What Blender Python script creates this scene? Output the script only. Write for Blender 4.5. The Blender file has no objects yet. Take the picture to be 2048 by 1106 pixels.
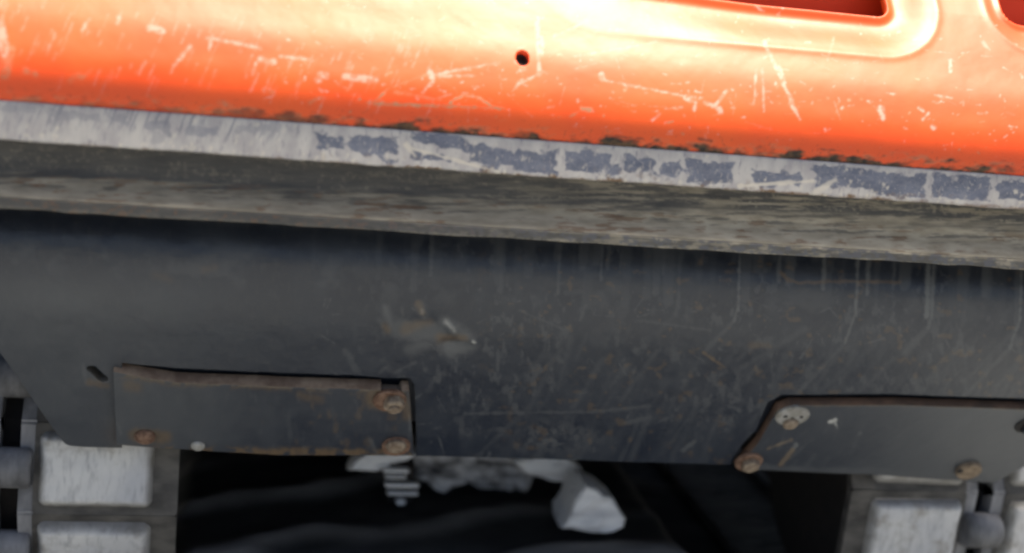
import bpy, bmesh, math, random
import numpy as np
from mathutils import Vector, Matrix
rad = math.radians
random.seed(4)
RNG = np.random.default_rng(11)
scn = bpy.context.scene
COL = scn.collection

# ------------------------------------------------------------------ camera, sky, sun, exposure
F_PX = 2813.0                                   # focal length in pixels of the 2048 px wide photograph
YAW, PITCH, ROLL = rad(11.9), rad(12.0), rad(5.6)
CF = np.array([math.sin(YAW)*math.cos(PITCH), math.cos(YAW)*math.cos(PITCH), -math.sin(PITCH)])
_r0 = np.array([math.cos(YAW), -math.sin(YAW), 0.0]); _u0 = np.cross(_r0, CF)
CR = math.cos(ROLL)*_r0 + math.sin(ROLL)*_u0
CU = -math.sin(ROLL)*_r0 + math.cos(ROLL)*_u0
CAM = np.array([0.0, 0.0, 0.60]) - 1.5*CF
cam = bpy.data.cameras.new('camera')
cam.sensor_width = 36.0
cam.lens = F_PX/2048*36
cam.clip_start, cam.clip_end = 0.05, 300
cam.dof.use_dof = True
cam.dof.focus_distance = 1.56
cam.dof.aperture_fstop = 2.2
cam_o = bpy.data.objects.new('camera', cam); COL.objects.link(cam_o)
m = Matrix.Identity(4)
for i in range(3):
    m[i][0], m[i][1], m[i][2], m[i][3] = CR[i], CU[i], -CF[i], CAM[i]
cam_o.matrix_world = m
scn.camera = cam_o

SUN_EL, SUN_AZ = rad(77), rad(112)              # azimuth clockwise from +Y (the camera looks towards +Y)
world = bpy.data.worlds.new('World'); scn.world = world; world.use_nodes = True
wn = world.node_tree
sky = wn.nodes.new('ShaderNodeTexSky'); sky.sky_type = 'NISHITA'; sky.sun_disc = False
sky.sun_elevation = SUN_EL; sky.sun_rotation = SUN_AZ
sky.air_density, sky.dust_density, sky.ozone_density = 1.0, 4.0, 1.0
wn.nodes['Background'].inputs['Strength'].default_value = 0.06
wn.links.new(sky.outputs['Color'], wn.nodes['Background'].inputs['Color'])
sun = bpy.data.lights.new('sun', 'SUN'); sun.energy = 4.5; sun.angle = rad(20); sun.color = (1.0, 0.90, 0.72)
sun_o = bpy.data.objects.new('sun', sun); COL.objects.link(sun_o)
sd = Vector((math.sin(SUN_AZ)*math.cos(SUN_EL), math.cos(SUN_AZ)*math.cos(SUN_EL), math.sin(SUN_EL)))
sun_o.rotation_euler = sd.to_track_quat('Z', 'Y').to_euler(); sun_o.location = (0, -2, 6)
scn.view_settings.view_transform = 'Standard'; scn.view_settings.look = 'None'
scn.cycles.filter_width = 2.5
scn.view_settings.exposure = 1.5; scn.view_settings.gamma = 1.0

# ------------------------------------------------------------------ projection helpers
def ray(px, py):
    d = CF + CR*((px-1024)/F_PX) - CU*((py-553)/F_PX)
    return d
def on_plane(px, py, p0, n):
    d = ray(px, py); t = np.dot(np.asarray(p0)-CAM, n)/np.dot(d, n)
    return CAM + t*d
def at_y(px, py, Y): return on_plane(px, py, (0, Y, 0), np.array([0, 1.0, 0]))
def on_ground(px, py, z=0.0): return on_plane(px, py, (0, 0, z), np.array([0, 0, 1.0]))
def zc(py, Y):                                  # height of the horizontal line that crosses x = 1024 at py, at depth Y
    return at_y(1024, py, Y)[2]
def project(P):
    q = P - CAM; w = q@CF
    return 1024 + F_PX*(q@CR)/w, 553 - F_PX*(q@CU)/w

# ------------------------------------------------------------------ noise and brush helpers
def vnoise(x, y, seed):
    t = np.random.default_rng(seed).random((256, 256))
    xi = np.floor(x).astype(int); yi = np.floor(y).astype(int); fx = x-xi; fy = y-yi
    fx = fx*fx*(3-2*fx); fy = fy*fy*(3-2*fy)
    a = t[xi % 256, yi % 256]; b = t[(xi+1) % 256, yi % 256]; c = t[xi % 256, (yi+1) % 256]; d = t[(xi+1) % 256, (yi+1) % 256]
    return (a*(1-fx)+b*fx)*(1-fy) + (c*(1-fx)+d*fx)*fy
def fbm(x, y, seed, n=4):
    s = 0; a = 0.5; tot = 0
    for i in range(n):
        s = s + a*vnoise(x*2**i, y*2**i, seed+i); tot += a; a *= 0.55
    return s/tot
def sstep(a, b, x):
    t = np.clip((x-a)/(b-a), 0, 1); return t*t*(3-2*t)
def stroke(M, PX, PY, p0, p1, w0, w1=None, k=1.0, soft=1.6, rag=None):
    """lay a worn line of width w0..w1 px into the mask M"""
    w1 = w0 if w1 is None else w1
    pad = max(w0, w1)+soft+6
    x0, x1 = min(p0[0], p1[0])-pad, max(p0[0], p1[0])+pad; y0, y1 = min(p0[1], p1[1])-pad, max(p0[1], p1[1])+pad
    cx = PX[PX.shape[0]//2]
    c0, c1 = np.searchsorted(cx, x0-110), np.searchsorted(cx, x1+110)
    if c1 <= c0: return
    X = PX[:, c0:c1]; Y = PY[:, c0:c1]
    idx = np.nonzero((X > x0) & (X < x1) & (Y > y0) & (Y < y1))
    if not len(idx[0]): return
    X = X[idx]; Y = Y[idx]
    dx, dy = p1[0]-p0[0], p1[1]-p0[1]; L2 = dx*dx+dy*dy+1e-6
    t = np.clip(((X-p0[0])*dx+(Y-p0[1])*dy)/L2, 0, 1)
    d = np.hypot(X-p0[0]-t*dx, Y-p0[1]-t*dy) - (w0+(w1-w0)*t)/2
    if rag is not None: d = d + (rag[:, c0:c1][idx]-0.5)*rag_amp
    v = k*(1-sstep(-soft, soft, d))
    sub = M[:, c0:c1]; sub[idx] = np.maximum(sub[idx], v)
rag_amp = 7.0
def poly_stroke(M, PX, PY, pts, w, **kw):
    for a, b in zip(pts, pts[1:]): stroke(M, PX, PY, a, b, w, **kw)
def catmull(pts, n):
    """resample a smooth curve through pts (list of (Y,Z)) at about spacing n metres"""
    P = np.array([pts[0]]+list(pts)+[pts[-1]], float); out = []
    for i in range(1, len(P)-2):
        L = np.linalg.norm(P[i+1]-P[i]); k = max(2, int(L/n))
        for t in np.arange(k)/k:
            a, b, c, d = P[i-1], P[i], P[i+1], P[i+2]
            out.append(0.5*((2*b)+(c-a)*t+(2*a-5*b+4*c-d)*t*t+(3*b-a-3*c+d)*t**3))
    out.append(P[-2]); return np.array(out)
def x_columns(step, x0=-0.62, x1=0.74, lo=-0.85, hi=0.95):
    return np.concatenate([np.linspace(lo, x0, 24)[:-1], np.arange(x0, x1, step), np.linspace(x1, hi, 24)])

# ------------------------------------------------------------------ object helpers
def link(name, me, mat, parent=None):
    o = bpy.data.objects.new(name, me); COL.objects.link(o)
    if mat is not None and not me.materials: me.materials.append(mat)
    if parent is not None: o.parent = parent
    return o
def grid_mesh(name, P, keep=None, attrs=None, mat=None, parent=None, closed=False, smooth=True):
    """P: rows x cols x 3; keep: (rows-1) x (cols-1) mask; attrs: RGB masks rows x cols x 3 stored as wear"""
    nr, nc = P.shape[:2]
    r = np.arange(nr-(0 if closed else 1)); c = np.arange(nc-1)
    R, Cc = np.meshgrid(r, c, indexing='ij'); R2 = (R+1) % nr
    q = np.stack([R*nc+Cc, R*nc+Cc+1, R2*nc+Cc+1, R2*nc+Cc], -1)
    q = q[keep] if keep is not None else q.reshape(-1, 4)
    used = np.zeros(nr*nc, bool); used[q.ravel()] = True
    remap = np.cumsum(used)-1; q = remap[q]; V = P.reshape(-1, 3)[used]
    me = bpy.data.meshes.new(name)
    me.vertices.add(len(V)); me.vertices.foreach_set('co', V.astype(np.float32).ravel())
    lv = q.astype(np.int32).ravel(); ls = np.arange(0, q.size, 4, dtype=np.int32)
    if closed:                                          # cap both ends of a closed bar
        for cap in (remap[np.arange(nr)*nc][::-1], remap[np.arange(nr)*nc+nc-1]):
            ls = np.append(ls, len(lv)).astype(np.int32); lv = np.append(lv, cap).astype(np.int32)
    me.loops.add(len(lv)); me.loops.foreach_set('vertex_index', lv)
    me.polygons.add(len(ls)); me.polygons.foreach_set('loop_start', ls)
    me.update(calc_edges=True)
    if smooth: me.polygons.foreach_set('use_smooth', np.arange(len(ls)) < len(q))
    if attrs is not None:
        a = me.attributes.new('wear', 'FLOAT_COLOR', 'POINT')
        A = np.ones((nr*nc, 4), np.float32); A[:, :3] = attrs.reshape(-1, 3)
        a.data.foreach_set('color', A[used].ravel())
    return link(name, me, mat, parent)
def bm_obj(name, bm, mat, parent=None, smooth=False, bevel=0, seg=2):
    bmesh.ops.recalc_face_normals(bm, faces=bm.faces)
    me = bpy.data.meshes.new(name); bm.to_mesh(me); bm.free()
    if smooth: me.polygons.foreach_set('use_smooth', np.ones(len(me.polygons), bool))
    o = link(name, me, mat, parent)
    if bevel:
        b = o.modifiers.new('bevel', 'BEVEL'); b.width = bevel; b.segments = seg; b.limit_method = 'ANGLE'; b.angle_limit = rad(35)
    return o
def box(bm, lo, hi, M=None):
    vs = [bm.verts.new(Vector((x, y, z)) if M is None else M@Vector((x, y, z))) for x in (lo[0], hi[0]) for y in (lo[1], hi[1]) for z in (lo[2], hi[2])]
    for f in ((0, 1, 3, 2), (4, 6, 7, 5), (0, 4, 5, 1), (2, 3, 7, 6), (0, 2, 6, 4), (1, 5, 7, 3)):
        bm.faces.new([vs[i] for i in f])
def prism(bm, pts, n, t, side_index=None):
    """extrude the outline pts (front face) back along -n by t"""
    a = [bm.verts.new(Vector(p)) for p in pts]; b = [bm.verts.new(Vector(np.asarray(p)-np.asarray(n)*t)) for p in pts]
    bm.faces.new(a); bm.faces.new(b[::-1])
    k = len(pts)
    for i in range(k):
        f = bm.faces.new((a[i], b[i], b[(i+1) % k], a[(i+1) % k]))
        if side_index is not None: f.material_index = side_index
def round_poly(pts, rs, k=6):
    """round the corners of a planar 3-D outline"""
    out = []; n = len(pts); pts = [np.asarray(p, float) for p in pts]
    for i in range(n):
        p, a, b = pts[i], pts[i-1]-pts[i], pts[(i+1) % n]-pts[i]
        r = rs[i] if isinstance(rs, (list, tuple)) else rs
        if r <= 0: out.append(p); continue
        la, lb = np.linalg.norm(a), np.linalg.norm(b); r = min(r, la*0.48, lb*0.48)
        A, B = p+a/la*r, p+b/lb*r
        for t in np.linspace(0, 1, k): out.append((1-t)**2*A+2*t*(1-t)*p+t*t*B)
    return out
def lathe(bm, M, prof, k=28):
    rings = [[bm.verts.new(M@Vector((r*math.cos(2*math.pi*i/k), r*math.sin(2*math.pi*i/k), h))) for i in range(k)] for r, h in prof]
    for a, b in zip(rings, rings[1:]):
        for i in range(k): bm.faces.new((a[i], a[(i+1) % k], b[(i+1) % k], b[i]))
    bm.faces.new(rings[0][::-1]); bm.faces.new(rings[-1])

# ------------------------------------------------------------------ materials
class NT:
    def __init__(s, name):
        s.m = bpy.data.materials.new(name); s.m.use_nodes = True; s.t = s.m.node_tree; s.b = s.t.nodes['Principled BSDF']
        s.tc = s.t.nodes.new('ShaderNodeTexCoord')
    def n(s, kind, **kw):
        x = s.t.nodes.new(kind)
        for k, v in kw.items(): setattr(x, k, v)
        return x
    def l(s, a, b): s.t.links.new(a, b)
    def put(s, sock, v):
        if isinstance(v, bpy.types.NodeSocket): s.l(v, sock)
        else: sock.default_value = v
    def noise(s, scale, detail=4, rough=0.55, stretch=(1, 1, 1), rot=(0, 0, 0), dist=0.0):
        mp = s.n('ShaderNodeMapping'); mp.inputs['Scale'].default_value = stretch; mp.inputs['Rotation'].default_value = rot
        s.l(s.tc.outputs['Object'], mp.inputs['Vector'])
        x = s.n('ShaderNodeTexNoise'); x.inputs['Scale'].default_value = scale; x.inputs['Detail'].default_value = detail
        x.inputs['Roughness'].default_value = rough; x.inputs['Distortion'].default_value = dist
        s.l(mp.outputs[0], x.inputs['Vector']); return x.outputs['Fac']
    def ramp(s, v, a, b, lo=0.0, hi=1.0):
        x = s.n('ShaderNodeMapRange'); x.interpolation_type = 'SMOOTHSTEP'
        s.l(v, x.inputs['Value']); x.inputs['From Min'].default_value = a; x.inputs['From Max'].default_value = b
        x.inputs['To Min'].default_value = lo; x.inputs['To Max'].default_value = hi; return x.outputs['Result']
    def math(s, op, a, b):
        x = s.n('ShaderNodeMath', operation=op); s.put(x.inputs[0], a); s.put(x.inputs[1], b); return x.outputs[0]
    def mix(s, f, a, b):
        x = s.n('ShaderNodeMix', data_type='RGBA'); s.put(x.inputs[0], f); s.put(x.inputs[6], a); s.put(x.inputs[7], b); return x.outputs[2]
    def mixf(s, f, a, b):
        x = s.n('ShaderNodeMix', data_type='FLOAT'); s.put(x.inputs[0], f); s.put(x.inputs[2], a); s.put(x.inputs[3], b); return x.outputs[0]
    def wear(s):
        a = s.n('ShaderNodeAttribute', attribute_name='wear'); x = s.n('ShaderNodeSeparateColor'); s.l(a.outputs['Color'], x.inputs[0]); return x.outputs
    def bump(s, h, strength, dist=0.001):
        x = s.n('ShaderNodeBump'); x.inputs['Strength'].default_value = strength; x.inputs['Distance'].default_value = dist
        s.l(h, x.inputs['Height']); s.l(x.outputs[0], s.b.inputs['Normal'])
    def out(s, base=None, rough=None, metal=None, spec=None, coat=None):
        for k, v in (('Base Color', base), ('Roughness', rough), ('Metallic', metal), ('Specular IOR Level', spec), ('Coat Weight', coat)):
            if v is not None: s.put(s.b.inputs[k], v)
        return s.m
def C4(r, g, b): return (r, g, b, 1)

def mat_orange():
    t = NT('orange_paint'); w = t.wear()
    n1 = t.noise(7, 5); n2 = t.noise(160, 3)
    base = t.mix(t.ramp(n1, 0.35, 0.7), C4(0.67, 0.060, 0.001), C4(0.70, 0.078, 0.002))
    base = t.mix(t.math('MULTIPLY', w[2], 0.85), base, C4(0.30, 0.20, 0.11))
    base = t.mix(t.math('MULTIPLY', w[0], 0.78), base, C4(0.60, 0.50, 0.46))
    grime = t.mix(t.ramp(n2, 0.3, 0.7), C4(0.010, 0.007, 0.005), C4(0.090, 0.046, 0.020))
    base = t.mix(w[1], base, grime)
    r = t.mixf(t.math('MAXIMUM', w[0], w[1]), t.ramp(n1, 0.3, 0.75, 0.46, 0.54), 0.75)
    h = t.math('SUBTRACT', t.math('MULTIPLY', n2, 0.15), t.math('MULTIPLY', w[0], 0.4))
    t.bump(h, 0.35, 0.0006)
    t.b.inputs['Coat Roughness'].default_value = 0.24
    return t.out(base, r, 0.0, 0.50, 0.06)
def mat_plain_orange():
    t = NT('orange_paint_inner'); n = t.noise(9, 4)
    return t.out(t.mix(n, C4(0.80, 0.055, 0.008), C4(0.84, 0.072, 0.010)), 0.6)
def mat_rail():
    t = NT('worn_rail_steel'); w = t.wear()
    n1 = t.noise(60, 5, stretch=(1, 1, 0.5)); n2 = t.noise(220, 3, stretch=(1, 1, 0.35), rot=(0, rad(20), 0))
    steel = t.mix(t.ramp(n1, 0.3, 0.7), C4(0.33, 0.31, 0.31), C4(0.46, 0.435, 0.41))
    steel = t.mix(t.ramp(n2, 0.55, 0.75), steel, C4(0.24, 0.23, 0.25))
    n5 = t.noise(35, 6, 0.7, stretch=(0.6, 1, 1.4)); blue = t.mix(t.ramp(n5, 0.35, 0.65), C4(0.040, 0.056, 0.104), C4(0.098, 0.114, 0.168))
    blue = t.mix(t.ramp(n2, 0.60, 0.70, 0, 0.7), blue, C4(0.30, 0.28, 0.27))
    base = t.mix(w[0], steel, blue)
    base = t.mix(w[1], base, C4(0.16, 0.10, 0.06))
    base = t.mix(w[2], base, C4(0.55, 0.50, 0.42))
    t.bump(t.math('ADD', t.math('MULTIPLY', w[0], 0.5), t.math('MULTIPLY', n2, 0.25)), 0.5, 0.0006)
    return t.out(base, t.mixf(w[0], 0.5, 0.4), t.mixf(w[0], 0.25, 0.0))
def mat_ledge():
    t = NT('dusty_dark_steel'); w = t.wear()
    n1 = t.noise(90, 5, stretch=(0.35, 1, 1)); n2 = t.noise(400, 3)
    dark = t.mix(n1, C4(0.030, 0.030, 0.031), C4(0.072, 0.069, 0.064))
    dust = t.mix(t.ramp(n1, 0.3, 0.7), C4(0.330, 0.285, 0.205), C4(0.500, 0.440, 0.330))
    base = t.mix(w[0], dark, dust)
    base = t.mix(w[1], base, C4(0.15, 0.075, 0.035))
    base = t.mix(w[2], base, C4(0.075, 0.080, 0.092))
    t.bump(t.math('ADD', n1, t.math('MULTIPLY', n2, 0.5)), 0.4, 0.0008)
    return t.out(base, t.mixf(w[0], 0.55, 0.9), 0.0, 0.4)
def mat_apron():
    t = NT('black_plate_paint'); w = t.wear()
    n1 = t.noise(14, 5, dist=0.6); n2 = t.noise(170, 5, stretch=(1, 0.35, 0.35), rot=(0, rad(30), 0)); n3 = t.noise(600, 2)
    base = t.mix(t.ramp(n1, 0.3, 0.7), C4(0.0095, 0.0140, 0.0245), C4(0.0175, 0.0230, 0.0340))
    base = t.mix(t.ramp(n2, 0.48, 0.85, 0, 0.42), base, C4(0.040, 0.042, 0.045))
    n4 = t.noise(330, 4, 0.7); base = t.mix(t.ramp(n4, 0.54, 0.80, 0, 0.45), base, C4(0.050, 0.043, 0.033))
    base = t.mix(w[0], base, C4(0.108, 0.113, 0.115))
    base = t.mix(w[1], base, t.mix(n2, C4(0.066, 0.042, 0.022), C4(0.175, 0.115, 0.055)))
    base = t.mix(w[2], base, C4(0.50, 0.50, 0.47))
    h = t.math('ADD', t.math('MULTIPLY', n1, 0.9), t.math('ADD', t.math('MULTIPLY', n2, 0.2), t.math('MULTIPLY', n3, 0.1)))
    t.bump(h, 0.35, 0.0012)
    return t.out(base, t.mixf(w[0], t.ramp(n1, 0.3, 0.7, 0.34, 0.44), 0.6), 0.0, 0.6)
def mat_rust(name, a, b, rough=0.8, scale=120):
    t = NT(name); n = t.noise(scale, 5); n2 = t.noise(scale*3, 3)
    base = t.mix(t.ramp(n, 0.3, 0.7), a, b)
    t.bump(t.math('ADD', n, t.math('MULTIPLY', n2, 0.5)), 0.6, 0.0012)
    return t.out(base, rough)
def mat_pad():
    t = NT('pale_worn_pad'); w = t.wear(); geo = t.n('ShaderNodeNewGeometry')
    t.tc = type('W', (), {'outputs': {'Object': geo.outputs['Position']}})
    n1 = t.noise(11, 4, dist=0.3); n2 = t.noise(150, 4, stretch=(1, 1, 0.22)); n3 = t.noise(34, 5)
    base = t.mix(t.ramp(n1, 0.3, 0.72), C4(0.42, 0.42, 0.425), C4(0.56, 0.55, 0.525))
    base = t.mix(t.ramp(n2, 0.44, 0.8, 0, 0.65), base, C4(0.20, 0.20, 0.205))
    base = t.mix(t.ramp(n3, 0.50, 0.72, 0, 0.7), base, C4(0.20, 0.18, 0.145))
    base = t.mix(w[0], base, C4(0.115, 0.108, 0.095))
    t.bump(t.math('ADD', n1, t.math('MULTIPLY', n2, 0.6)), 0.4, 0.0015)
    return t.out(base, 0.6)
def mat_noise(name, a, b, scale, rough=0.6, metal=0.0, bump=0.4, stretch=(1, 1, 1), dist=0.001, th=(0.3, 0.7)):
    t = NT(name); n = t.noise(scale, 5, stretch=stretch); n2 = t.noise(scale*5, 3, stretch=stretch)
    t.bump(t.math('ADD', n, t.math('MULTIPLY', n2, 0.4)), bump, dist)
    return t.out(t.mix(t.ramp(n, *th), a, b), rough, metal)
M_ORANGE, M_ORANGE_IN, M_RAIL, M_LEDGE, M_APRON, M_PAD = mat_orange(), mat_plain_orange(), mat_rail(), mat_ledge(), mat_apron(), mat_pad()
M_COVER = M_APRON
M_RUST = mat_rust('rust', C4(0.085, 0.042, 0.024), C4(0.200, 0.120, 0.080))
M_RUST_PALE = mat_rust('dusty_rust', C4(0.120, 0.082, 0.055), C4(0.250, 0.200, 0.145))
M_RUST_EDGE = mat_rust('rusty_edge', C4(0.085, 0.055, 0.040), C4(0.185, 0.140, 0.105), scale=40)
M_RUST_DARK = mat_rust('dark_rusty_edge', C4(0.035, 0.020, 0.013), C4(0.100, 0.055, 0.034), scale=30)
M_ZINC = mat_noise('dull_zinc', C4(0.17, 0.16, 0.135), C4(0.30, 0.295, 0.28), 90, 0.55, 0.1)
M_BROWN = mat_rust('brown_washer', C4(0.12, 0.085, 0.055), C4(0.24, 0.18, 0.12))
M_DARK = mat_noise('greasy_steel_and_gap_shade', C4(0.012, 0.012, 0.012), C4(0.045, 0.042, 0.038), 30, 0.65)
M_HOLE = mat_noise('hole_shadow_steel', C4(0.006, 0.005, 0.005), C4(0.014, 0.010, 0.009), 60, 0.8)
M_LINK = mat_noise('worn_link_steel', C4(0.055, 0.055, 0.058), C4(0.24, 0.24, 0.25), 22, 0.65, 0.0, stretch=(1, 0.5, 0.5))
M_SHOE = mat_noise('dirty_shoe_steel', C4(0.028, 0.026, 0.024), C4(0.095, 0.088, 0.078), 40, 0.7, stretch=(0.5, 1, 1))

# ------------------------------------------------------------------ ground
GZ = 0.10                                       # mound added between the tracks so the scraps catch more light
def build_ground():
    g = np.concatenate([-np.geomspace(2.0, 60, 26)[::-1], np.linspace(-1.99, 2.6, 330)[1:], np.geomspace(2.61, 60, 26)])
    X, Y = np.meshgrid(g, g)
    cx, cy = 0.34, -0.42
    d = np.hypot(X-cx, (Y-cy))
    n = fbm(X*3+40, Y*3+40, 5); n2 = fbm(X*22+90, Y*22+90, 9, 3)
    rut = np.maximum(0, np.sin(d*34+n*7.0))**2*sstep(0.35, 0.62, fbm(X*2.3+70, Y*2.3+70, 15, 2))
    near = np.exp(-((X/1.4)**2+((Y-0.4)/1.6)**2))
    Z = near*(0.014*rut+0.024*(n-0.5)+0.010*(n2-0.5))
    P = np.stack([X, Y, Z-0.012+GZ*sstep(0.26, 0.40, Y)*sstep(1.3, 1.1, Y)*sstep(0.45, 0.36, np.abs(X-0.03))], -1)
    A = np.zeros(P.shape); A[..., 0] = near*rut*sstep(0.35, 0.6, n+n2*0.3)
    inside = sstep(0.25, 0.5, Y)*sstep(2.0, 1.5, Y)*sstep(1.2, 0.8, np.abs(X)); A[..., 1] = inside  # soil painted near black under the machine for the shade there
    t = NT('soil_and_painted_shade'); w = t.wear(); a = t.noise(6, 6); b = t.noise(70, 4)
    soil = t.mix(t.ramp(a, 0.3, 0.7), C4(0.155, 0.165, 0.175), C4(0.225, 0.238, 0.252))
    shaded_soil = t.mix(w[0], t.mix(b, C4(0.012, 0.011, 0.010), C4(0.030, 0.028, 0.026)), C4(0.22, 0.205, 0.19))
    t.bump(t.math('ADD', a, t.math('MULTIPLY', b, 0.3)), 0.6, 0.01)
    mt = t.out(t.mix(w[1], soil, shaded_soil), 0.85)
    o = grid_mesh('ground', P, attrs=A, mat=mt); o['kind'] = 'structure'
build_ground()

# ------------------------------------------------------------------ the machine
machine = bpy.data.objects.new('crawler_machine', None); COL.objects.link(machine)
machine.empty_display_size = 0.3
machine['label'] = 'orange crawler machine with scratched paint, worn blue edged rail and bolted black lower plate'
machine['category'] = 'construction machine'

# --- orange body panel with its vents
STEP = 0.00115
def build_body_panel():
    pts = [(284, -0.046), (277, -0.0515), (258, -0.0575), (228, -0.0600), (195, -0.0575), (160, -0.0505), (110, -0.0370), (55, -0.0165), (0, 0.0045), (-60, 0.029)]
    vis = catmull([(Y, zc(p, Y)) for p, Y in pts], STEP)
    top = catmull([tuple(vis[-1]), (0.070, vis[-1][1]+0.045), (0.115, vis[-1][1]+0.090), (0.18, vis[-1][1]+0.125), (0.40, vis[-1][1]+0.15), (0.9, vis[-1][1]+0.17)], 0.006)
    prof = np.concatenate([vis, top[1:]])
    X = x_columns(STEP)
    seg = np.linalg.norm(np.diff(prof, axis=0), axis=1); s = np.concatenate([[0], np.cumsum(seg)])
    S, XX = np.meshgrid(s, X, indexing='ij')
    tang = np.gradient(prof, s, axis=0); tang /= np.linalg.norm(tang, axis=1)[:, None]
    nrm = np.stack([-tang[:, 1], tang[:, 0]], 1)          # outward: towards -Y / +Z
    nrm[nrm[:, 0] > 0.9] *= 1
    def px_to_xs(px, py):
        best = None
        for i in range(0, len(vis)):
            # the profile line at row i: find X where it is hit on that column
            p = at_y(px, py, prof[i, 0]); e = abs(p[2]-prof[i, 1])
            if best is None or e < best[0]: best = (e, p[0], s[i])
        return best[1], best[2]
    xa, sa = px_to_xs(1760, 25); xr, _ = px_to_xs(1785, 5); xl2, _ = px_to_xs(2014, 5)
    xleft, _ = px_to_xs(1120, 25); hx, hs = px_to_xs(1045, 116); _, s2 = px_to_xs(2040, 43)
    H = 0.065
    def rrect(x, y, x0, x1, y0, y1, r):
        qx = np.abs(x-(x0+x1)/2)-(x1-x0)/2+r; qy = np.abs(y-(y0+y1)/2)-(y1-y0)/2+r
        return np.hypot(np.maximum(qx, 0), np.maximum(qy, 0))+np.minimum(np.maximum(qx, qy), 0)-r
    v1 = lambda x, y: rrect(x, y, xleft, xr, sa, sa+H, 0.016)
    v2 = lambda x, y: rrect(x, y, xl2, xl2+0.40, s2, s2+H, 0.018)
    v3 = lambda x, y: rrect(x, y, -0.95, -0.42, sa+0.30, sa+0.32, 0.01)
    bolt = lambda x, y: np.hypot((x-hx)/0.0070, (y-hs)/0.0088)*0.008-0.008
    hole = lambda x, y: np.minimum(np.minimum(v1(x, y), v2(x, y)), bolt(x, y))
    # snap the vertices next to an opening onto its rim
    e = 1e-5
    for it in range(2):
        d = hole(XX, S); gx = (hole(XX+e, S)-d)/e; gs = (hole(XX, S+e)-d)/e; g2 = gx*gx+gs*gs+1e-9
        mv = np.abs(d) < 0.62*STEP
        XX = np.where(mv, XX-d*gx/g2, XX); S = np.where(mv, S-d*gs/g2, S)
    ctr = lambda A: 0.25*(A[:-1, :-1]+A[1:, :-1]+A[:-1, 1:]+A[1:, 1:])
    keep = hole(ctr(XX), ctr(S)) > 0
    # pressed recess with a rolled bead round each vent
    R1 = lambda x, y: rrect(x, y, xleft-0.032, xr+0.056, sa-0.060, sa+H+0.05, 0.080)
    R2 = lambda x, y: rrect(x, y, xl2-0.020, xl2+0.46, s2-0.042, s2+H+0.05, 0.055)
    rec = np.minimum(R1(XX, S), R2(XX, S))
    nz = fbm(XX*9+20, S*9+20, 31)
    fade = 0.12+0.88*sstep(xleft+0.02, xleft+0.24, XX)
    disp = fade*(-0.0120*sstep(0.002, -0.050, rec)+0.0007*np.exp(-(rec/0.0050)**2))
    disp += 0.0040*np.exp(-((np.minimum(v1(XX, S), v2(XX, S))-0.0)/0.006)**2)
    disp += 0.0014*(nz-0.5)+0.0005*(fbm(XX*30+50, S*30+50, 37)-0.5)
    Yp = np.interp(S, s, prof[:, 0]); Zp = np.interp(S, s, prof[:, 1]); nY = np.interp(S, s, nrm[:, 0]); nZ = np.interp(S, s, nrm[:, 1])
    P = np.stack([XX, Yp+nY*disp, Zp+nZ*disp], -1)
    PX, PY = project(P.reshape(-1, 3)); PX = PX.reshape(XX.shape); PY = PY.reshape(XX.shape)
    base_line = 205+0.0742*PX; up = base_line-PY               # pixels above the lower edge
    N1 = fbm(PX/9, PY/9, 101); N2 = fbm(PX/34, PY/16, 111); N3 = fbm(PX/5, PY/5, 121, 2)
    chip = np.zeros(XX.shape); tan = np.zeros(XX.shape); grime = np.zeros(XX.shape)
    st = lambda M, a, b, w, w1=None, k=1.0, soft=2.8: stroke(M, PX, PY, a, b, w*0.72, None if w1 is None else w1*0.6, k*(0.55 if M is chip else 0.9), soft, rag=N1)
    # single scratches and knocks
    st(chip, (1062, 38), (1086, 36), 5); st(chip, (1075, 36), (1078, 150), 17, 11); st(chip, (1079, 75), (1082, 105), 20)
    st(chip, (1076, 148), (1040, 168), 8, 4); st(chip, (1045, 160), (1025, 182), 7, 3)
    st(chip, (865, 150), (1000, 124), 6, 5, 0.95); st(chip, (880, 152), (955, 151), 5, 3, 0.7); st(chip, (860, 145), (864, 152), 16); st(chip, (868, 160), (850, 180), 6)
    st(tan, (748, 207), (985, 216), 9, 6); st(tan, (750, 203), (775, 178), 6); st(tan, (790, 184), (880, 200), 10, 5, 0.7); st(tan, (775, 178), (850, 150), 5, 4, 0.6)
    poly_stroke(tan, PX, PY, [(895, 212), (915, 195), (935, 189), (958, 196), (985, 214), (1010, 218)], 5, rag=N3)
    st(chip, (1150, 112), (1312, 84), 2.5, 5, 0.85); st(chip, (1108, 72), (1165, 46), 4, 6); st(chip, (1220, 60), (1260, 55), 8, 5)
    st(chip, (1202, 148), (1206, 158), 14); st(chip, (1206, 160), (1390, 196), 5, 6, 0.9); st(chip, (1372, 194), (1392, 206), 13, 9); st(chip, (1392, 205), (1388, 220), 7)
    st(chip, (1528, 84), (1600, 238), 11, 6); st(chip, (1558, 130), (1570, 165), 9); st(chip, (1580, 206), (1598, 234), 7)
    st(chip, (1512, 140), (1508, 205), 4, 7); st(chip, (1525, 138), (1528, 222), 7, 4, 0.8); st(chip, (1668, 75), (1655, 120), 4, 3, 0.7)
    st(chip, (1410, 205), (1436, 216), 8); st(chip, (1430, 213), (1452, 182), 9, 12); st(chip, (1438, 218), (1442, 224), 15)
    st(chip, (1762, 218), (1766, 236), 20, 14); st(chip, (1838, 216), (1846, 222), 6); st(chip, (1858, 226), (1846, 238), 6); st(chip, (1862, 252), (1868, 256), 8)
    st(chip, (1870, 190), (1905, 196), 4); st(chip, (1900, 120), (1902, 142), 7); st(chip, (1965, 84), (1980, 100), 7, 4, .6)
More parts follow.
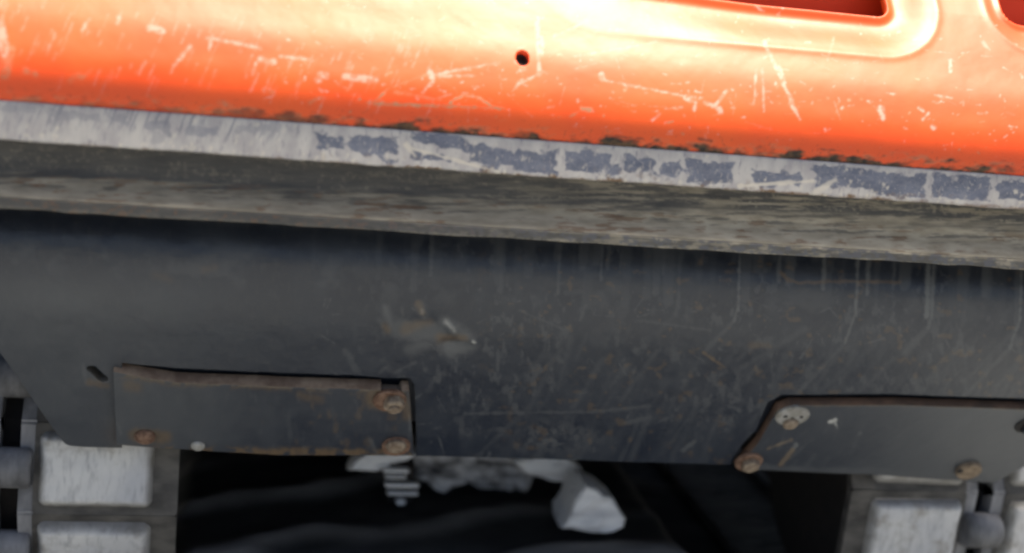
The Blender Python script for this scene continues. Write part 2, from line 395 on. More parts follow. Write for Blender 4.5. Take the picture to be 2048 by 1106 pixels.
    st(tan, (1165, 217), (1180, 219), 13); st(tan, (1140, 232), (1160, 222), 4); st(chip, (1095, 215), (1108, 212), 7, 5, 0.5)
    st(chip, (1330, 218), (1365, 214), 4, 3, 0.6); st(chip, (1320, 228), (1305, 240), 4); st(tan, (1335, 245), (1345, 243), 5)
    st(chip, (1035, 96), (1050, 92), 6, 5, 0.9); st(chip, (1040, 140), (1052, 138), 6, 5, .9); st(chip, (1028, 122), (1032, 126), 7, 6, .7)
    for a, b, w in (((0, 50), (8, 105), 26), ((520, 118), (548, 124), 14), ((512, 125), (505, 150), 8), ((640, 150), (652, 152), 17), ((632, 158), (640, 164), 9), ((690, 152), (752, 160), 18), ((300, 55), (325, 62), 16),
                    ((165, 60), (178, 40), 7), ((235, 45), (242, 26), 8), ((380, 92), (350, 130), 9), ((560, 112), (610, 118), 8), ((415, 75), (520, 96), 6), ((425, 70), (418, 100), 7)):
        st(chip, a, b, w, None, 0.85, 4)
    for a, b, w in (((50, 140), (70, 148), 16), ((140, 160), (160, 150), 14), ((165, 155), (182, 140), 8), ((20, 100), (10, 150), 26), ((440, 205), (458, 212), 16), ((530, 178), (545, 182), 12), ((620, 205), (640, 196), 8)):
        st(tan, a, b, w, None, 0.6, 5)
    # slanting flecks on the left, small nicks everywhere
    for i in range(150):
        x = RNG.uniform(-20, 880); y = 0.0742*x+RNG.uniform(-12, 150); L = RNG.uniform(8, 38); w = RNG.uniform(2.0, 6); k = RNG.uniform(0.12, 0.55)
        st(chip, (x, y), (x-L*0.42, y+L), w, w*0.6, k, 4)
    for i in range(520):
        x = RNG.uniform(500, 2070); y = 0.0742*x+RNG.choice([RNG.uniform(-120, 90), RNG.uniform(60, 170)]); L = abs(RNG.normal(0, 8)); a = RNG.uniform(0, 6.3); w = RNG.uniform(1.5, 5.5)
        M = chip if RNG.random() < 0.72 else tan
        st(M, (x, y), (x+L*math.cos(a), y+L*0.6*math.sin(a)), w, w*RNG.uniform(0.5, 1), RNG.uniform(0.25, 0.95), 1.6)
    for i in range(60):
        x = RNG.uniform(600, 2070); y = 0.0742*x+RNG.uniform(-90, 150); L = RNG.uniform(15, 70); a = rad(RNG.choice([-12, 10, 25, 60, 100])+RNG.normal(0, 8))
        st(chip, (x, y), (x+L*math.cos(a), y+L*math.sin(a)), RNG.uniform(0.8, 2.0), 0.8, RNG.uniform(0.15, 0.5), 1.4)
    chip *= 0.35+0.65*sstep(0.36, 0.56, fbm(PX/8, PY/8, 171, 3)); tan *= 0.4+0.6*sstep(0.34, 0.56, fbm(PX/9, PY/7, 181, 3))
    # scraped-off lower edge: rust brown with black patches
    edge = sstep(24, 8, up+(N2-0.5)*46+(fbm((PX+0.5*PY)/14, PY/9, 161, 3)-0.5)*16)
    NS = fbm((PX+0.5*PY)/22, (PY-0.10*PX)/7, 151, 3)
    tan = np.maximum(tan, 0.50*sstep(34, 10, up+(N2-0.5)*56)*sstep(0.50, 0.68, NS))
    grime = np.maximum(grime, edge*(0.35+0.65*sstep(200, 850, PX))*sstep(0.33, 0.50, fbm(PX/75, PY/60, 141)))
    for x, w, h in ((700, 70, 9), (880, 60, 12), (960, 60, 12), (1240, 80, 11), (1560, 90, 9), (1760, 90, 12), (1900, 80, 10), (420, 90, 8), (810, 60, 18), (908, 34, 24), (1090, 120, 15), (1190, 70, 10), (1330, 80, 7), (1690, 130, 17), (1820, 170, 14), (1970, 120, 10), (530, 30, 12), (600, 44, 12), (1030, 60, 9), (1440, 70, 8)):
        y = 205+0.0742*x-4
        st(grime, (x-w/2, y-w*.037), (x+w/2, y+w*.037), h, h*0.7, 1.0, 2.5)
    for x, yy, w in ((1255, 275, 60), (1225, 272, 24), (1410, 280, 26), (1390, 290, 40), (1660, 300, 40), (1260, 285, 40)):
        st(grime, (x-w/2, yy-2), (x+w/2, yy+2), 6, 4, 0.75)
    grime = np.maximum(grime, 0.9*sstep(7, 0, up+(N1-0.5)*6))
    # dirt speckle band
    grime = np.maximum(grime, 0.4*sstep(0.72, 0.8, N3)*sstep(60, 10, up))
    A = np.stack([chip*(1-grime*0.6), grime, tan], -1)
    o = grid_mesh('body_panel', P, keep, A, M_ORANGE, machine)
    # turn the rim of every opening inwards
    bm = bmesh.new(); bm.from_mesh(o.data)
    bnd = [ed for ed in bm.edges if ed.is_boundary and all(abs(hole(np.array(v.co.x), np.array(0.0))) >= 0 for v in ed.verts)]
    zlo = prof[3, 1]; inner = [ed for ed in bnd if ed.verts[0].co.z > zlo and -0.84 < ed.verts[0].co.x < 0.94 and ed.verts[0].co.y < 0.5]
    ext = bmesh.ops.extrude_edge_only(bm, edges=inner)['geom']
    for v in [g for g in ext if isinstance(g, bmesh.types.BMVert)]:
        v.co += Vector((0, 0.008, -0.007))
    for f in bm.faces: f.smooth = True
    bm.to_mesh(o.data); bm.free()
    return prof, s, nrm, (hx, hs)
PROF, PS, PN, HOLE = build_body_panel()
def panel_point(x, s, off):
    y, z = np.interp(s, PS, PROF[:, 0]), np.interp(s, PS, PROF[:, 1]); ny, nz = np.interp(s, PS, PN[:, 0]), np.interp(s, PS, PN[:, 1])
    return np.array([x, y+ny*off, z+nz*off]), np.array([0, ny, nz])
# screw sunk in the small hole
p, n = panel_point(HOLE[0], HOLE[1], -0.007)
bm = bmesh.new(); Mz = Matrix.Translation(Vector(p)) @ Vector(n).to_track_quat('Z', 'Y').to_matrix().to_4x4()
lathe(bm, Mz, [(0.0125, -0.004), (0.0125, 0.0), (0.011, 0.001), (0.005, 0.001), (0.004, -0.002)])
bm_obj('sunk_screw', bm, M_HOLE, machine)
# inner sheet behind the vents
bm = bmesh.new(); zv = PROF[:, 1][PROF[:, 0] < 0.06].max()
box(bm, (-0.84, 0.095, zc(330, 0.1)+0.17), (0.94, 0.101, zv+0.02))
bm_obj('inner_panel', bm, M_ORANGE_IN, machine)
# body core behind the skin
ztop = PROF[-1, 1]
bm = bmesh.new(); box(bm, (-0.85, 0.16, zc(330, 0.1)), (0.95, 1.25, zc(330, 0.1)+0.10)); bm_obj('chassis', bm, M_DARK, machine, bevel=0.01); bm = bmesh.new(); box(bm, (-0.85, 0.86, zc(330, 0.1)+0.102), (0.95, 1.25, ztop+0.001))
bm_obj('body_core', bm, M_ORANGE_IN, machine, bevel=0.01)

# painted end plates that close the body
for xe in (-0.85, 0.945):
    ol = [(y, z) for y, z in PROF[::12]]+[tuple(PROF[-1]), (0.9, PROF[0, 1]+0.002)]
    bm = bmesh.new(); prism(bm, [(xe+0.005, y+0.004, z-0.003) for y, z in ol], (1, 0, 0), 0.006); bm_obj('side_panel', bm, M_ORANGE_IN, machine)

# --- rail along the foot of the panel
def build_rail():
    yf = -0.0535; z1, z0 = zc(276, yf), zc(350, yf); b = 0.0022
    face = np.stack([np.full(52, yf), np.linspace(z1-b, z0+b, 52)], 1)
    bev = lambda c, a0, a1: np.array([(c[0]+b*math.cos(rad(a)), c[1]+b*math.sin(rad(a))) for a in np.linspace(a0, a1, 5)])
    top = bev((yf+b, z1-b), 90, 180); bot = bev((yf+b, z0+b), 180, 270)
    prof = np.concatenate([[(0.10, z1)], top[:-1], face, bot[1:], [(0.10, z0)]])
    X = x_columns(0.0010)
    P = np.zeros((len(prof), len(X), 3)); P[..., 0] = X; P[..., 1] = prof[:, :1]; P[..., 2] = prof[:, 1:]
    wob = 0.0009*(vnoise(X*18+9, X*0+3.3, 7)-0.5)+0.0006*(vnoise(X*120+9, X*0+7.3, 8)-0.5)
    P[1:-1, :, 1] += wob; P[len(top):, :, 2] += 1.2*wob[None]
    PX, PY = project(P.reshape(-1, 3)); PX = PX.reshape(P.shape[:2]); PY = PY.reshape(P.shape[:2])
    yt = 281+0.0742*(PX-1024); yb = 350+0.066*(PX-1024); v = (PY-yt)/(yb-yt)
    n1 = fbm(PX/17, PY/13, 201, 3); n2 = fbm(PX/5, PY/5, 211, 2); n3 = fbm((PX+PY*0.4)/5, PY/60, 221, 3)
    nb = fbm(PX/42, PY/30, 241, 2)
    blue = np.zeros(PX.shape); brown = np.zeros(PX.shape); cream = np.zeros(PX.shape)
    def patch(x0, x1, va, vb, k=1.0, slope=0.0):
        nonlocal blue
        t = (PX-x0)/(x1-x0); vv = v-slope*(t-0.5)
        dx = np.minimum(PX-x0, x1-PX); dv = np.minimum(vv-va, vb-vv)*(yb-yt)
        d = np.minimum(dx, dv)+(n1-0.5)*24+(nb-0.5)*16
        blue = np.maximum(blue, k*(0.72+0.28*n2)*sstep(-3, 3, d-1))
    for q in ((632, 690, 0.18, 0.62), (698, 792, 0.2, 0.66), (822, 985, 0.06, 0.42, 1, 0.35), (825, 905, 0.55, 0.8), (935, 990, .3, .75), (985, 1030, 0.25, 0.70), (1026, 1114, 0.18, 0.92), (1132, 1222, 0.18, 0.74), (1212, 1240, .45, .85), (1252, 1312, 0.18, 0.66),
              (1320, 1360, 0.25, 0.72), (1374, 1466, 0.2, 0.85), (1508, 1600, 0.35, 0.82), (1628, 1745, 0.08, 0.74), (1735, 1850, 0.10, 0.86), (1868, 1978, 0.10, 0.80), (1992, 2120, 0.12, 0.82), (760, 800, 0.75, 0.9), (960, 1000, 0.8, 0.95)):
        patch(*q)
    for q in ((285, 335, 0.2, 0.5, 0.5), (370, 440, 0.2, 0.5, 0.55), (90, 200, 0.1, 0.3, 0.35), (0, 70, .05, .25, .3), (215, 250, .1, .3, .4), (470, 560, .1, .28, .35), (300, 325, .4, .7, .3)): patch(*q)
    left = sstep(700, 450, PX)
    blue = np.maximum(blue, left*0.55*sstep(0.56, 0.72, n3)*sstep(0.75, 0.35, v))
    blue = blue*(1-0.5*sstep(0.70, 0.82, n2)*(1-left))
    stroke(cream, PX, PY, (820, 296), (1000, 345), 7, 5, 0.8, 2, rag=n1); stroke(cream, PX, PY, (812, 290), (830, 312), 12, 8, .8, 3, rag=n1)
    stroke(cream, PX, PY, (1480, 372), (1625, 362), 8, 5, 0.8, 2, rag=n1); stroke(cream, PX, PY, (1630, 385), (1670, 360), 14, 8, .7, 3, rag=n1)
    for i in range(260):
        x = RNG.uniform(-10, 2060); k = RNG.uniform(0.3, 1); q = RNG.choice([0.86, 0.94, 0.98, 0.08, 0.5, 0.8])+RNG.normal(0, 0.05); y = 281+0.0742*(x-1024)+q*(69-0.008*(x-1024)); L = RNG.uniform(3, 16)
        stroke(cream, PX, PY, (x, y), (x-L*0.35, y+L*0.6), RNG.uniform(2, 7), 2, k*0.8, 1.8, rag=n2)
    brown = 0.8*sstep(0.90, 1.02, v+(n1-0.5)*0.22)*sstep(0.35, 0.6, fbm(PX/50, PY/50, 231)) + 0.35*sstep(0.6, 0.75, n1)*(1-left)*sstep(0.5, 0.9, v)
    A = np.stack([blue, np.clip(brown, 0, 1), cream*0.9], -1)
    grid_mesh('rail', P, None, A, M_RAIL, machine, closed=True)
    return z0
RAIL_Z0 = build_rail()

# --- recessed web and dusty ledge under the rail
def build_ledge():
    k = lambda p, Y: (Y, zc(p, Y))
    pts = [(-0.020, RAIL_Z0+0.0005), k(372, -0.019), k(402, -0.020), k(420, -0.0242), k(438, -0.0325), k(452, -0.0390), k(456, -0.0398)]
    prof = catmull(pts, 0.0010)
    prof = np.concatenate([prof, [k(459, -0.0392), (0.09, zc(459, -0.0392)), (0.09, RAIL_Z0+0.0005)]])
    X = x_columns(0.0013)
    P = np.zeros((len(prof), len(X), 3)); P[..., 0] = X; P[..., 1] = prof[:, :1]; P[..., 2] = prof[:, 1:]
    nn = fbm(X[None]*24+5+0*prof[:, :1], prof[:, 1:]*90+5, 301); P[2:-3, :, 1] += 0.0030*(nn[2:-3]-0.5)
    PX, PY = project(P.reshape(-1, 3)); PX = PX.reshape(P.shape[:2]); PY = PY.reshape(P.shape[:2])
    yy = PY-0.062*(PX-1024)
    n1 = fbm(PX/120, PY/8, 311); n2 = fbm(PX/48, PY/5.5, 321); n3 = fbm(PX/7, PY/7, 331, 3)
    r = sstep(600, 1700, PX)
    dust = (0.62+0.30*r)*sstep(398-26*r, 432-16*r, yy+(n1-0.5)*34+(n2-0.5)*18)
    dust = np.maximum(dust*0.95, (0.03+0.50*r)*sstep(0.45, 0.62, n2*0.6+n1*0.4))
    dust = np.maximum(dust, (0.15+0.25*r)*sstep(0.5, 0.7, n3)*sstep(0.3, 0.6, n1))
    dust *= 1-0.60*sstep(0.56, 0.70, fbm(PX/55, PY/6, 341))*sstep(446, 425, yy)
    rust = 0.6*sstep(0.60, 0.72, fbm(PX/40, PY/6, 351))*sstep(395, 420, yy)
    A = np.stack([np.clip(dust, 0, 1), rust, 0*dust], -1)
    grid_mesh('ledge', P, None, A, M_LEDGE, machine, closed=True)
    # rubbed lip strip along the ledge
    yf = -0.0420; z1, z0 = zc(457, yf), zc(478, yf); b = 0.0015
    face = np.stack([np.full(16, yf), np.linspace(z1-b, z0+b, 16)], 1)
    bev = lambda c, a0, a1: np.array([(c[0]+b*math.cos(rad(a)), c[1]+b*math.sin(rad(a))) for a in np.linspace(a0, a1, 5)])
    prof = np.concatenate([[(0.085, z1)], bev((yf+b, z1-b), 90, 180)[:-1], face, bev((yf+b, z0+b), 180, 270)[1:], [(0.085, z0)]])
    P = np.zeros((len(prof), len(X), 3)); P[..., 0] = X; P[..., 1] = prof[:, :1]; P[..., 2] = prof[:, 1:]
    wob = 0.002*(vnoise(X*40+9, X*0+3.3, 17)-0.5); P[1:-1, :, 1] += wob; P[8:, :, 2] += 0.8*wob
    PX, PY = project(P.reshape(-1, 3)); PX = PX.reshape(P.shape[:2]); PY = PY.reshape(P.shape[:2])
    yy = PY-0.062*(PX-1024); n1 = fbm(PX/30, PY/8, 361); n2 = fbm(PX/9, PY/7, 371)
    rr_ = 0.12+0.6*sstep(500, 1500, PX); dust = rr_*np.clip(0.10+0.5*sstep(0.45, 0.7, n1)+0.7*sstep(472, 477, yy)*(n2 > 0.4)+0.4*sstep(462, 458, yy), 0, 1)*0.85
    bl = sstep(0.46, 0.6, n2)*sstep(500, 1300, PX)*0.9*(1-dust*0.5)
    grid_mesh('ledge_lip', P, None, np.stack([dust, 0.4*sstep(0.62, 0.7, n2), bl], -1), M_LEDGE, machine, closed=True)
build_ledge()

# --- folded black plate
Y_T, Y_B, Y_C = 0.058, 0.020, 0.205
PL_T, PL_B, PL_C = (Y_T, zc(472, Y_T)), (Y_B, zc(582, Y_B)), (Y_C, zc(917, Y_C))
n_pl = np.array([0, -(PL_B[1]-PL_C[1]), (PL_B[0]-PL_C[0])]); n_pl /= np.linalg.norm(n_pl)      # outward and a little upward
p_pl = np.array([0, *PL_C])
def on_plate(px, py, off=0.0): return on_plane(px, py, p_pl+n_pl*off, n_pl)
CUT_L = [(244, 726), (348, 736), (478, 742), (700, 749), (768, 756), (820, 757), (828, 770), (832, 870), (832, 955), (244, 935), (244, 880)]
CUT_R = [(1562, 789), (1800, 789), (2110, 800), (2170, 832), (2170, 900), (2010, 1000), (1462, 985), (1462, 925), (1484, 890), (1512, 860), (1535, 806)]
FACE_L = [(226, 738), (348, 759), (478, 764), (700, 772), (763, 774), (766, 783), (800, 785), (804, 776), (819, 776), (824, 832), (829, 906), (560, 905), (310, 890), (232, 884)]
FACE_R = [(1580, 808), (1800, 807), (2110, 818), (2160, 832), (2160, 870), (1990, 964), (1740, 947), (1560, 939), (1478, 936), (1482, 922), (1506, 897), (1536, 862), (1556, 816)]
def plate_poly(q, off=0.0):
    out = []
    for x, y in q:
        p = on_plate(x, y, off); out.append((p[0], (p[2]-PL_C[1])/COSN))
    return np.array(out)
def poly_sdf(x, y, q):
    d = np.full(np.shape(x), 1e9); ins = np.zeros(np.shape(x), bool); n = len(q)
    for i in range(n):
        (ax, ay), (bx, by) = q[i], q[(i+1) % n]; ex, ey = bx-ax, by-ay
        t = np.clip(((x-ax)*ex+(y-ay)*ey)/(ex*ex+ey*ey), 0, 1)
        d = np.minimum(d, np.hypot(x-ax-t*ex, y-ay-t*ey))
        c = ((ay > y) != (by > y)) & (x < (bx-ax)*(y-ay)/((by-ay) if by != ay else 1e-9)+ax); ins ^= c
    return np.where(ins, -d, d)
COSN = -n_pl[1]
def build_apron():
    T, B, Cc = (np.array(q) for q in (PL_T, PL_B, PL_C))
    a, c = B+(T-B)*0.80, B+(Cc-B)*0.30
    bend = np.array([(1-t)**2*a+2*t*(1-t)*B+t*t*c for t in np.linspace(0, 1, 24)])
    raw = np.concatenate([[T], bend, [Cc]])
    sg = np.concatenate([[0], np.cumsum(np.linalg.norm(np.diff(raw, axis=0), axis=1))]); L = sg[-1]
    s = np.linspace(0, L, int(L/STEP)); X = x_columns(STEP)
    xc0 = on_plate(130, 882)[0]; xd0, zd0 = on_plate(2, 708)[[0, 2]]; xc1 = on_plate(1985, 962)[0]; xd1, zd1 = on_plate(2048, 905)[[0, 2]]
    zb = PL_C[1]; cosn = n_pl[1]*-1
    lim_l = (zd0-zb)/cosn/(xc0-xd0)*(xc0-X); lim_r = (zd1-zb)/cosn/(xd1-xc1)*(X-xc1)
    k = 0.012
    soft = lambda v: 0.5*(v+np.sqrt(v*v+k*k))-0.0*k
    cut = np.minimum(soft(lim_l)+soft(lim_r)-k*0.02, L-0.05); cut[(X > xc0+0.05) & (X < xc1-0.05)] = 0
    f = (L-cut)/L
    S = s[:, None]*f[None]; XX = np.repeat(X[None], len(s), 0)
    slotp = [on_plate(*q) for q in ((184, 738), (206, 757))]
    yz = lambda S: (np.interp(S, sg, raw[:, 0]), np.interp(S, sg, raw[:, 1]))
    s_of = lambda p: L-(p[2]-zb)/cosn
    (ax, as_), (bx, bs) = [(p[0], s_of(p)) for p in slotp]
    def slot(x, y):
        dx, dy = bx-ax, bs-as_; t = np.clip(((x-ax)*dx+(y-as_)*dy)/(dx*dx+dy*dy), 0, 1)
        return np.hypot(x-ax-t*dx, y-as_-t*dy)-0.0058
    cuts = [plate_poly(q) for q in (CUT_L, CUT_R)]
    def hole(x, y):
        d = np.minimum(slot(x, y), 1.0)
        yy = (L-y)
        for q in cuts: d = np.minimum(d, poly_sdf(x, yy, q))
        return d
    e = 1e-5
    for it in range(2):
        d = hole(XX, S); gx = (hole(XX+e, S)-d)/e; gs = (hole(XX, S+e)-d)/e; mv = (np.abs(d) < 0.6*STEP) & (S < L-0.0005)
        XX = np.where(mv, XX-d*gx, XX); S = np.where(mv, S-d*gs, S)
    ctr = lambda A: 0.25*(A[:-1, :-1]+A[1:, :-1]+A[:-1, 1:]+A[1:, 1:])
    kp = hole(ctr(XX), ctr(S)) > 0
    Y, Z = yz(S)
    tY = np.gradient(raw[:, 0], sg); tZ = np.gradient(raw[:, 1], sg); ln = np.hypot(tY, tZ); nY, nZ = np.interp(S, sg, tZ/ln), np.interp(S, sg, -tY/ln)
    P0 = np.stack([XX, Y, Z], -1); PX, PY = project(P0.reshape(-1, 3)); PX = PX.reshape(XX.shape); PY = PY.reshape(XX.shape)
    # dent with raised scraped burrs
    n1 = fbm(PX/26, PY/26, 401); n2 = fbm(PX/9, PY/9, 411)
    disp = 0.003*(fbm(XX*5+9, S*5+9, 421)-0.5)+0.0010*(n1-0.5)
    g = lambda x, y, rx, ry: np.exp(-((PX-x)/rx)**2-((PY-y)/ry)**2)
    disp += -0.0045*g(850, 655, 46, 30)+0.0035*g(905, 655, 14, 12)+0.003*g(945, 680, 10, 9)-0.004*g(900, 690, 22, 10)+0.002*g(765, 640, 10, 25)
    disp += 0.0015*sstep(220, 180, PX)*0+0.0022*g(188, 748, 30, 26)*0
    P = np.stack([XX, Y+nY*disp, Z+nZ*disp], -1)
    fold = 590+0.045*(PX-1024)
    dn = 470+0.062*(PX-1024)                        # where the ledge lip ends
    dust = np.zeros(PX.shape); rust = np.zeros(PX.shape); bare = np.zeros(PX.shape)  # dust mask also carries the painted fold highlight and left sheen
    st = lambda M, a, b, w, w1=None, k=1.0, soft=2.5: stroke(M, PX, PY, a, b, w, w1, k, soft, rag=n2)
    # runs that start at the lip
    def run(x, k, w, len1, len2, slant=0.85):
        y0 = 470+0.062*(x-1024); yf = 600+0.045*(x-1024)
        y1 = min(y0+len1, yf); st(dust, (x, y0), (x-4, y1), w, w*0.8, min(1, k*1.4), 3.5)
        if y0+len1 >= yf and len2 > 0:
            m1 = (x-4-len2*0.12, yf+len2*0.3)
            st(dust, (x-4, yf-6), m1, w, w, k); st(dust, m1, (m1[0]-len2*slant*0.9, m1[1]+len2*0.8), w, w*1.8, k*0.55, 5)
    for x, k, w, a, b in ((866, .25, 10, 90, 0), (1205, .30, 7, 80, 0), (1480, .50, 6, 200, 70), (1650, .45, 9, 70, 0), (1716, .55, 6, 200, 190), (1738, .45, 8, 75, 0), (1858, .6, 12, 110, 0), (1868, .5, 9, 180, 60), (2044, .55, 6, 200, 170), (1560, .3, 8, 60, 0), (1330, .25, 10, 60, 0), (760, .10, 14, 100, 0), (1000, .2, 14, 60, 0), (1120, .22, 8, 110, 0), (1975, .25, 20, 60, 0), (1790, .3, 6, 60, 0), (630, .06, 10, 90, 0)):
        run(x, k, w, a, b)
    for i in range(60):
        x = RNG.uniform(800, 2100); run(x, RNG.uniform(0.04, 0.2), RNG.uniform(4, 26), RNG.uniform(20, 140), RNG.uniform(0, 60)*(RNG.random() < 0.4))
    # slanting wipes on the lower plate
    for i in range(170):
        x = RNG.uniform(1050, 2200); y = RNG.uniform(640, 930); L = RNG.uniform(30, 210); a = rad(RNG.normal(128 if x > 1500 else 118, 9))
        st(dust, (x, y), (x+L*math.cos(a), y+L*math.sin(a)), RNG.uniform(2, 16), RNG.uniform(1, 10), RNG.uniform(0.05, 0.21), 6)
    for i in range(240):
        x = RNG.uniform(640, 2060); y = RNG.uniform(560, 925); L = RNG.uniform(5, 45); a = RNG.uniform(0, 6.3)
        st(dust, (x, y), (x+L*math.cos(a), y+L*math.sin(a)), RNG.uniform(0.8, 2.4), 0.8, RNG.uniform(0.12, 0.42), 1.4)
    for a, b, w, k in (((1275, 640), (1420, 660), 5, .22), ((1040, 622), (1130, 660), 4, .25), ((930, 828), (1180, 824), 5, .3), ((1180, 824), (1300, 812), 6, .3), ((1300, 835), (1250, 845), 9, .3), ((690, 700), (712, 738), 12, .22), ((790, 745), (830, 725), 6, .3), ((760, 745), (772, 735), 5, .3), ((1455, 810), (1480, 822), 5, .35), ((1366, 900), (1390, 882), 9, .4), ((1160, 640), (1172, 610), 7, .3), ((1130, 585), (1180, 582), 10, .16), ((720, 540), (1500, 585), 26, .10), ((1020, 560), (1900, 600), 16, .07)):  # the widest strokes paint the faint highlight along the fold
        st(dust, a, b, w, None, k, 3 if w < 15 else 12)
    dust = np.maximum(dust, 0.30*sstep(0.52, 0.72, fbm(PX/12, PY/20, 431))*sstep(0.4, 0.62, fbm(PX/90, PY/70, 441))*sstep(600, 900, PX))
    dust = np.maximum(dust, 0.22*sstep(0.5, 0.75, fbm(PX/60, PY/60, 451))*sstep(80, 0, np.abs(PY-fold+20)))  # patchy dust along the fold that also paints its lighter band
    dust = np.maximum(dust, 0.45*g(1110, 875, 90, 30)*sstep(0.42, 0.62, n2))
    dust = np.maximum(dust, 0.30*sstep(22, 0, PY-dn)*sstep(0.35, 0.6, n1))
    dust = np.maximum(dust, 0.42*sstep(760, 60, PX)*sstep(500, 610, PY)*(0.75+0.5*(fbm(PX/80, PY/60, 481)-0.5)))  # sheen on the left below the fold, painted as a lighter film
    # scraped dent
    for a, b, w, k in (((770, 615), (782, 650), 14, .5), ((760, 640), (768, 670), 8, .4), ((800, 660), (880, 670), 40, .42), ((900, 700), (940, 690), 30, .55), ((890, 650), (930, 672), 26, .5), ((820, 700), (850, 690), 20, .4), ((840, 612), (850, 640), 16, .35)):
        st(dust, a, b, w, None, k, 10)
    st(bare, (893, 646), (908, 660), 7, 5, .35, 6); st(bare, (946, 681), (949, 683), 4, 4, .65, 4); st(bare, (844, 622), (845, 630), 6, 5, .15, 4); st(bare, (1640, 838), (1644, 840), 0, 0, 0)
    st(rust, (812, 660), (860, 650), 22, 12, .4, 9); st(rust, (770, 652), (776, 662), 14, 10, .45, 7); st(rust, (880, 680), (930, 676), 18, 10, .5, 7); st(rust, (836, 608), (846, 630), 14, 10, .4, 5)
    # rust on the lower edge and here and there
    bot = (L*f[None]-S)*1900
    rust = np.maximum(rust, 0.85*sstep(30, 2, bot+(n1-0.5)*44)*sstep(0.34, 0.54, fbm(PX/70, PY/70, 461)))
    rust = np.maximum(rust, 0.30*sstep(0.66, 0.76, fbm(PX/20, PY/16, 471))*sstep(900, 1100, PX))
    dust = np.maximum(dust, 0.5*sstep(10, 0, bot+(n2-0.5)*12))
    poly_stroke(rust, PX, PY, [(1562, 545), (1575, 560), (1600, 566), (1690, 562), (1800, 565)], 6, k=0.55, soft=3, rag=n2)
    st(rust, (1408, 706), (1450, 735), 6, 4, .55, 2.5); st(rust, (1505, 690), (1535, 690), 14, 8, .3, 6); st(rust, (410, 540), (430, 535), 14, 10, .22, 8); st(rust, (310, 550), (340, 560), 14, 10, .18, 8)
    # rubbed halo left of the slot and the plate corners
    st(dust, (166, 728), (172, 765), 10, 12, .5, 5); st(rust, (178, 765), (215, 772), 14, 10, .4, 5)
    rust = np.maximum(rust, 0.35*g(260, 868, 40, 30)); dust = np.maximum(dust, 0.5*g(100, 850, 24, 22)*sstep(0.4, 0.6, n1))
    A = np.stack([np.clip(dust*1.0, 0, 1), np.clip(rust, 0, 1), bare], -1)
    th = 0.012
    Bk = P[::-1][np.linspace(0, len(s)-1, 14).astype(int)].copy(); nb = np.stack([0*nY, nY, nZ], -1)[::-1][np.linspace(0, len(s)-1, 14).astype(int)]
    Bk = Bk-nb*th
    full = np.concatenate([P, Bk]); Af = np.concatenate([A, np.zeros(Bk.shape)]); Af[len(s), :, 1] = 0.6
    keep = np.ones((full.shape[0], full.shape[1]-1), bool); keep[:len(s)-1] = kp; keep[len(s)-1:len(s)+2] = kp[-1]
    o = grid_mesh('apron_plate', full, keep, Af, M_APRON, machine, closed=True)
    bm = bmesh.new(); bm.from_mesh(o.data); nv = Vector(n_pl)
    onf = lambda v: abs((v.co-Vector(p_pl)).dot(nv)) < 0.006 and xc0-0.05 < v.co.x < xc1+0.06
    rim = [ed for ed in bm.edges if ed.is_boundary and onf(ed.verts[0]) and onf(ed.verts[1])]
    ext = bmesh.ops.extrude_edge_only(bm, edges=rim)['geom']
    for g_ in ext:
        if isinstance(g_, bmesh.types.BMVert): g_.co -= nv*0.0115
        elif isinstance(g_, bmesh.types.BMFace): g_.material_index = 1
    o.data.materials.append(M_DARK); bm.to_mesh(o.data); bm.free()  # rims of the openings coloured dark, painting shade into the gaps
build_apron()

# --- bolted cover plates
def frame_at(px, py, off):
    p = on_plate(px, py, off); return Matrix.Translation(Vector(p)) @ Vector(n_pl).to_track_quat('Z', 'Y').to_matrix().to_4x4()
def cover(outline, off, thick, paint, edge):
    """a plate set behind the black plate by off, its outline given in photo pixels"""
    q = plate_poly(outline, -off); us = np.arange(q[:, 0].min()+1e-4, q[:, 0].max(), 0.0011); n = len(q)
    lo, hi = np.full(len(us), 1e9), np.full(len(us), -1e9)
    for i in range(n):
        (ax, ay), (bx, by) = q[i], q[(i+1) % n]
        if abs(bx-ax) < 1e-9: continue
        t = (us-ax)/(bx-ax); ok = (t >= 0) & (t <= 1); y = ay+t*(by-ay)
        lo = np.where(ok, np.minimum(lo, y), lo); hi = np.where(ok, np.maximum(hi, y), hi)
    w = np.linspace(0, 1, 110)[:, None]; U = np.repeat(us[None], 110, 0)
    hi = hi+0.0006*(vnoise(us*60, us*0+.5, 761)-0.5); V = lo*(1-w)+hi*w; keep = None
    tv = np.array([0, -n_pl[2], n_pl[1]]); tv = tv*np.sign(tv[2]); o0 = p_pl-n_pl*off
    P = np.array([1.0, 0, 0])*U[..., None]+tv*V[..., None]+np.array([0, o0[1], o0[2]])
    P = P+n_pl*(0.0016*(fbm(U*14+5, V*14+5, 701)-0.5))[..., None]
    PX, PY = project(P.reshape(-1, 3)); PX = PX.reshape(U.shape); PY = PY.reshape(U.shape)
    A = np.stack(paint(PX, PY), -1)
    o = grid_mesh('cover_plate', P, keep, A, M_COVER, machine); o.data.materials.append(edge)
    bm = bmesh.new(); bm.from_mesh(o.data); ext = bmesh.ops.extrude_edge_only(bm, edges=[x for x in bm.edges if x.is_boundary])['geom']
    for v in ext:
        if isinstance(v, bmesh.types.BMVert): v.co -= Vector(n_pl)*thick
        elif isinstance(v, bmesh.types.BMFace): v.material_index = 1
    bm.to_mesh(o.data); bm.free(); return o
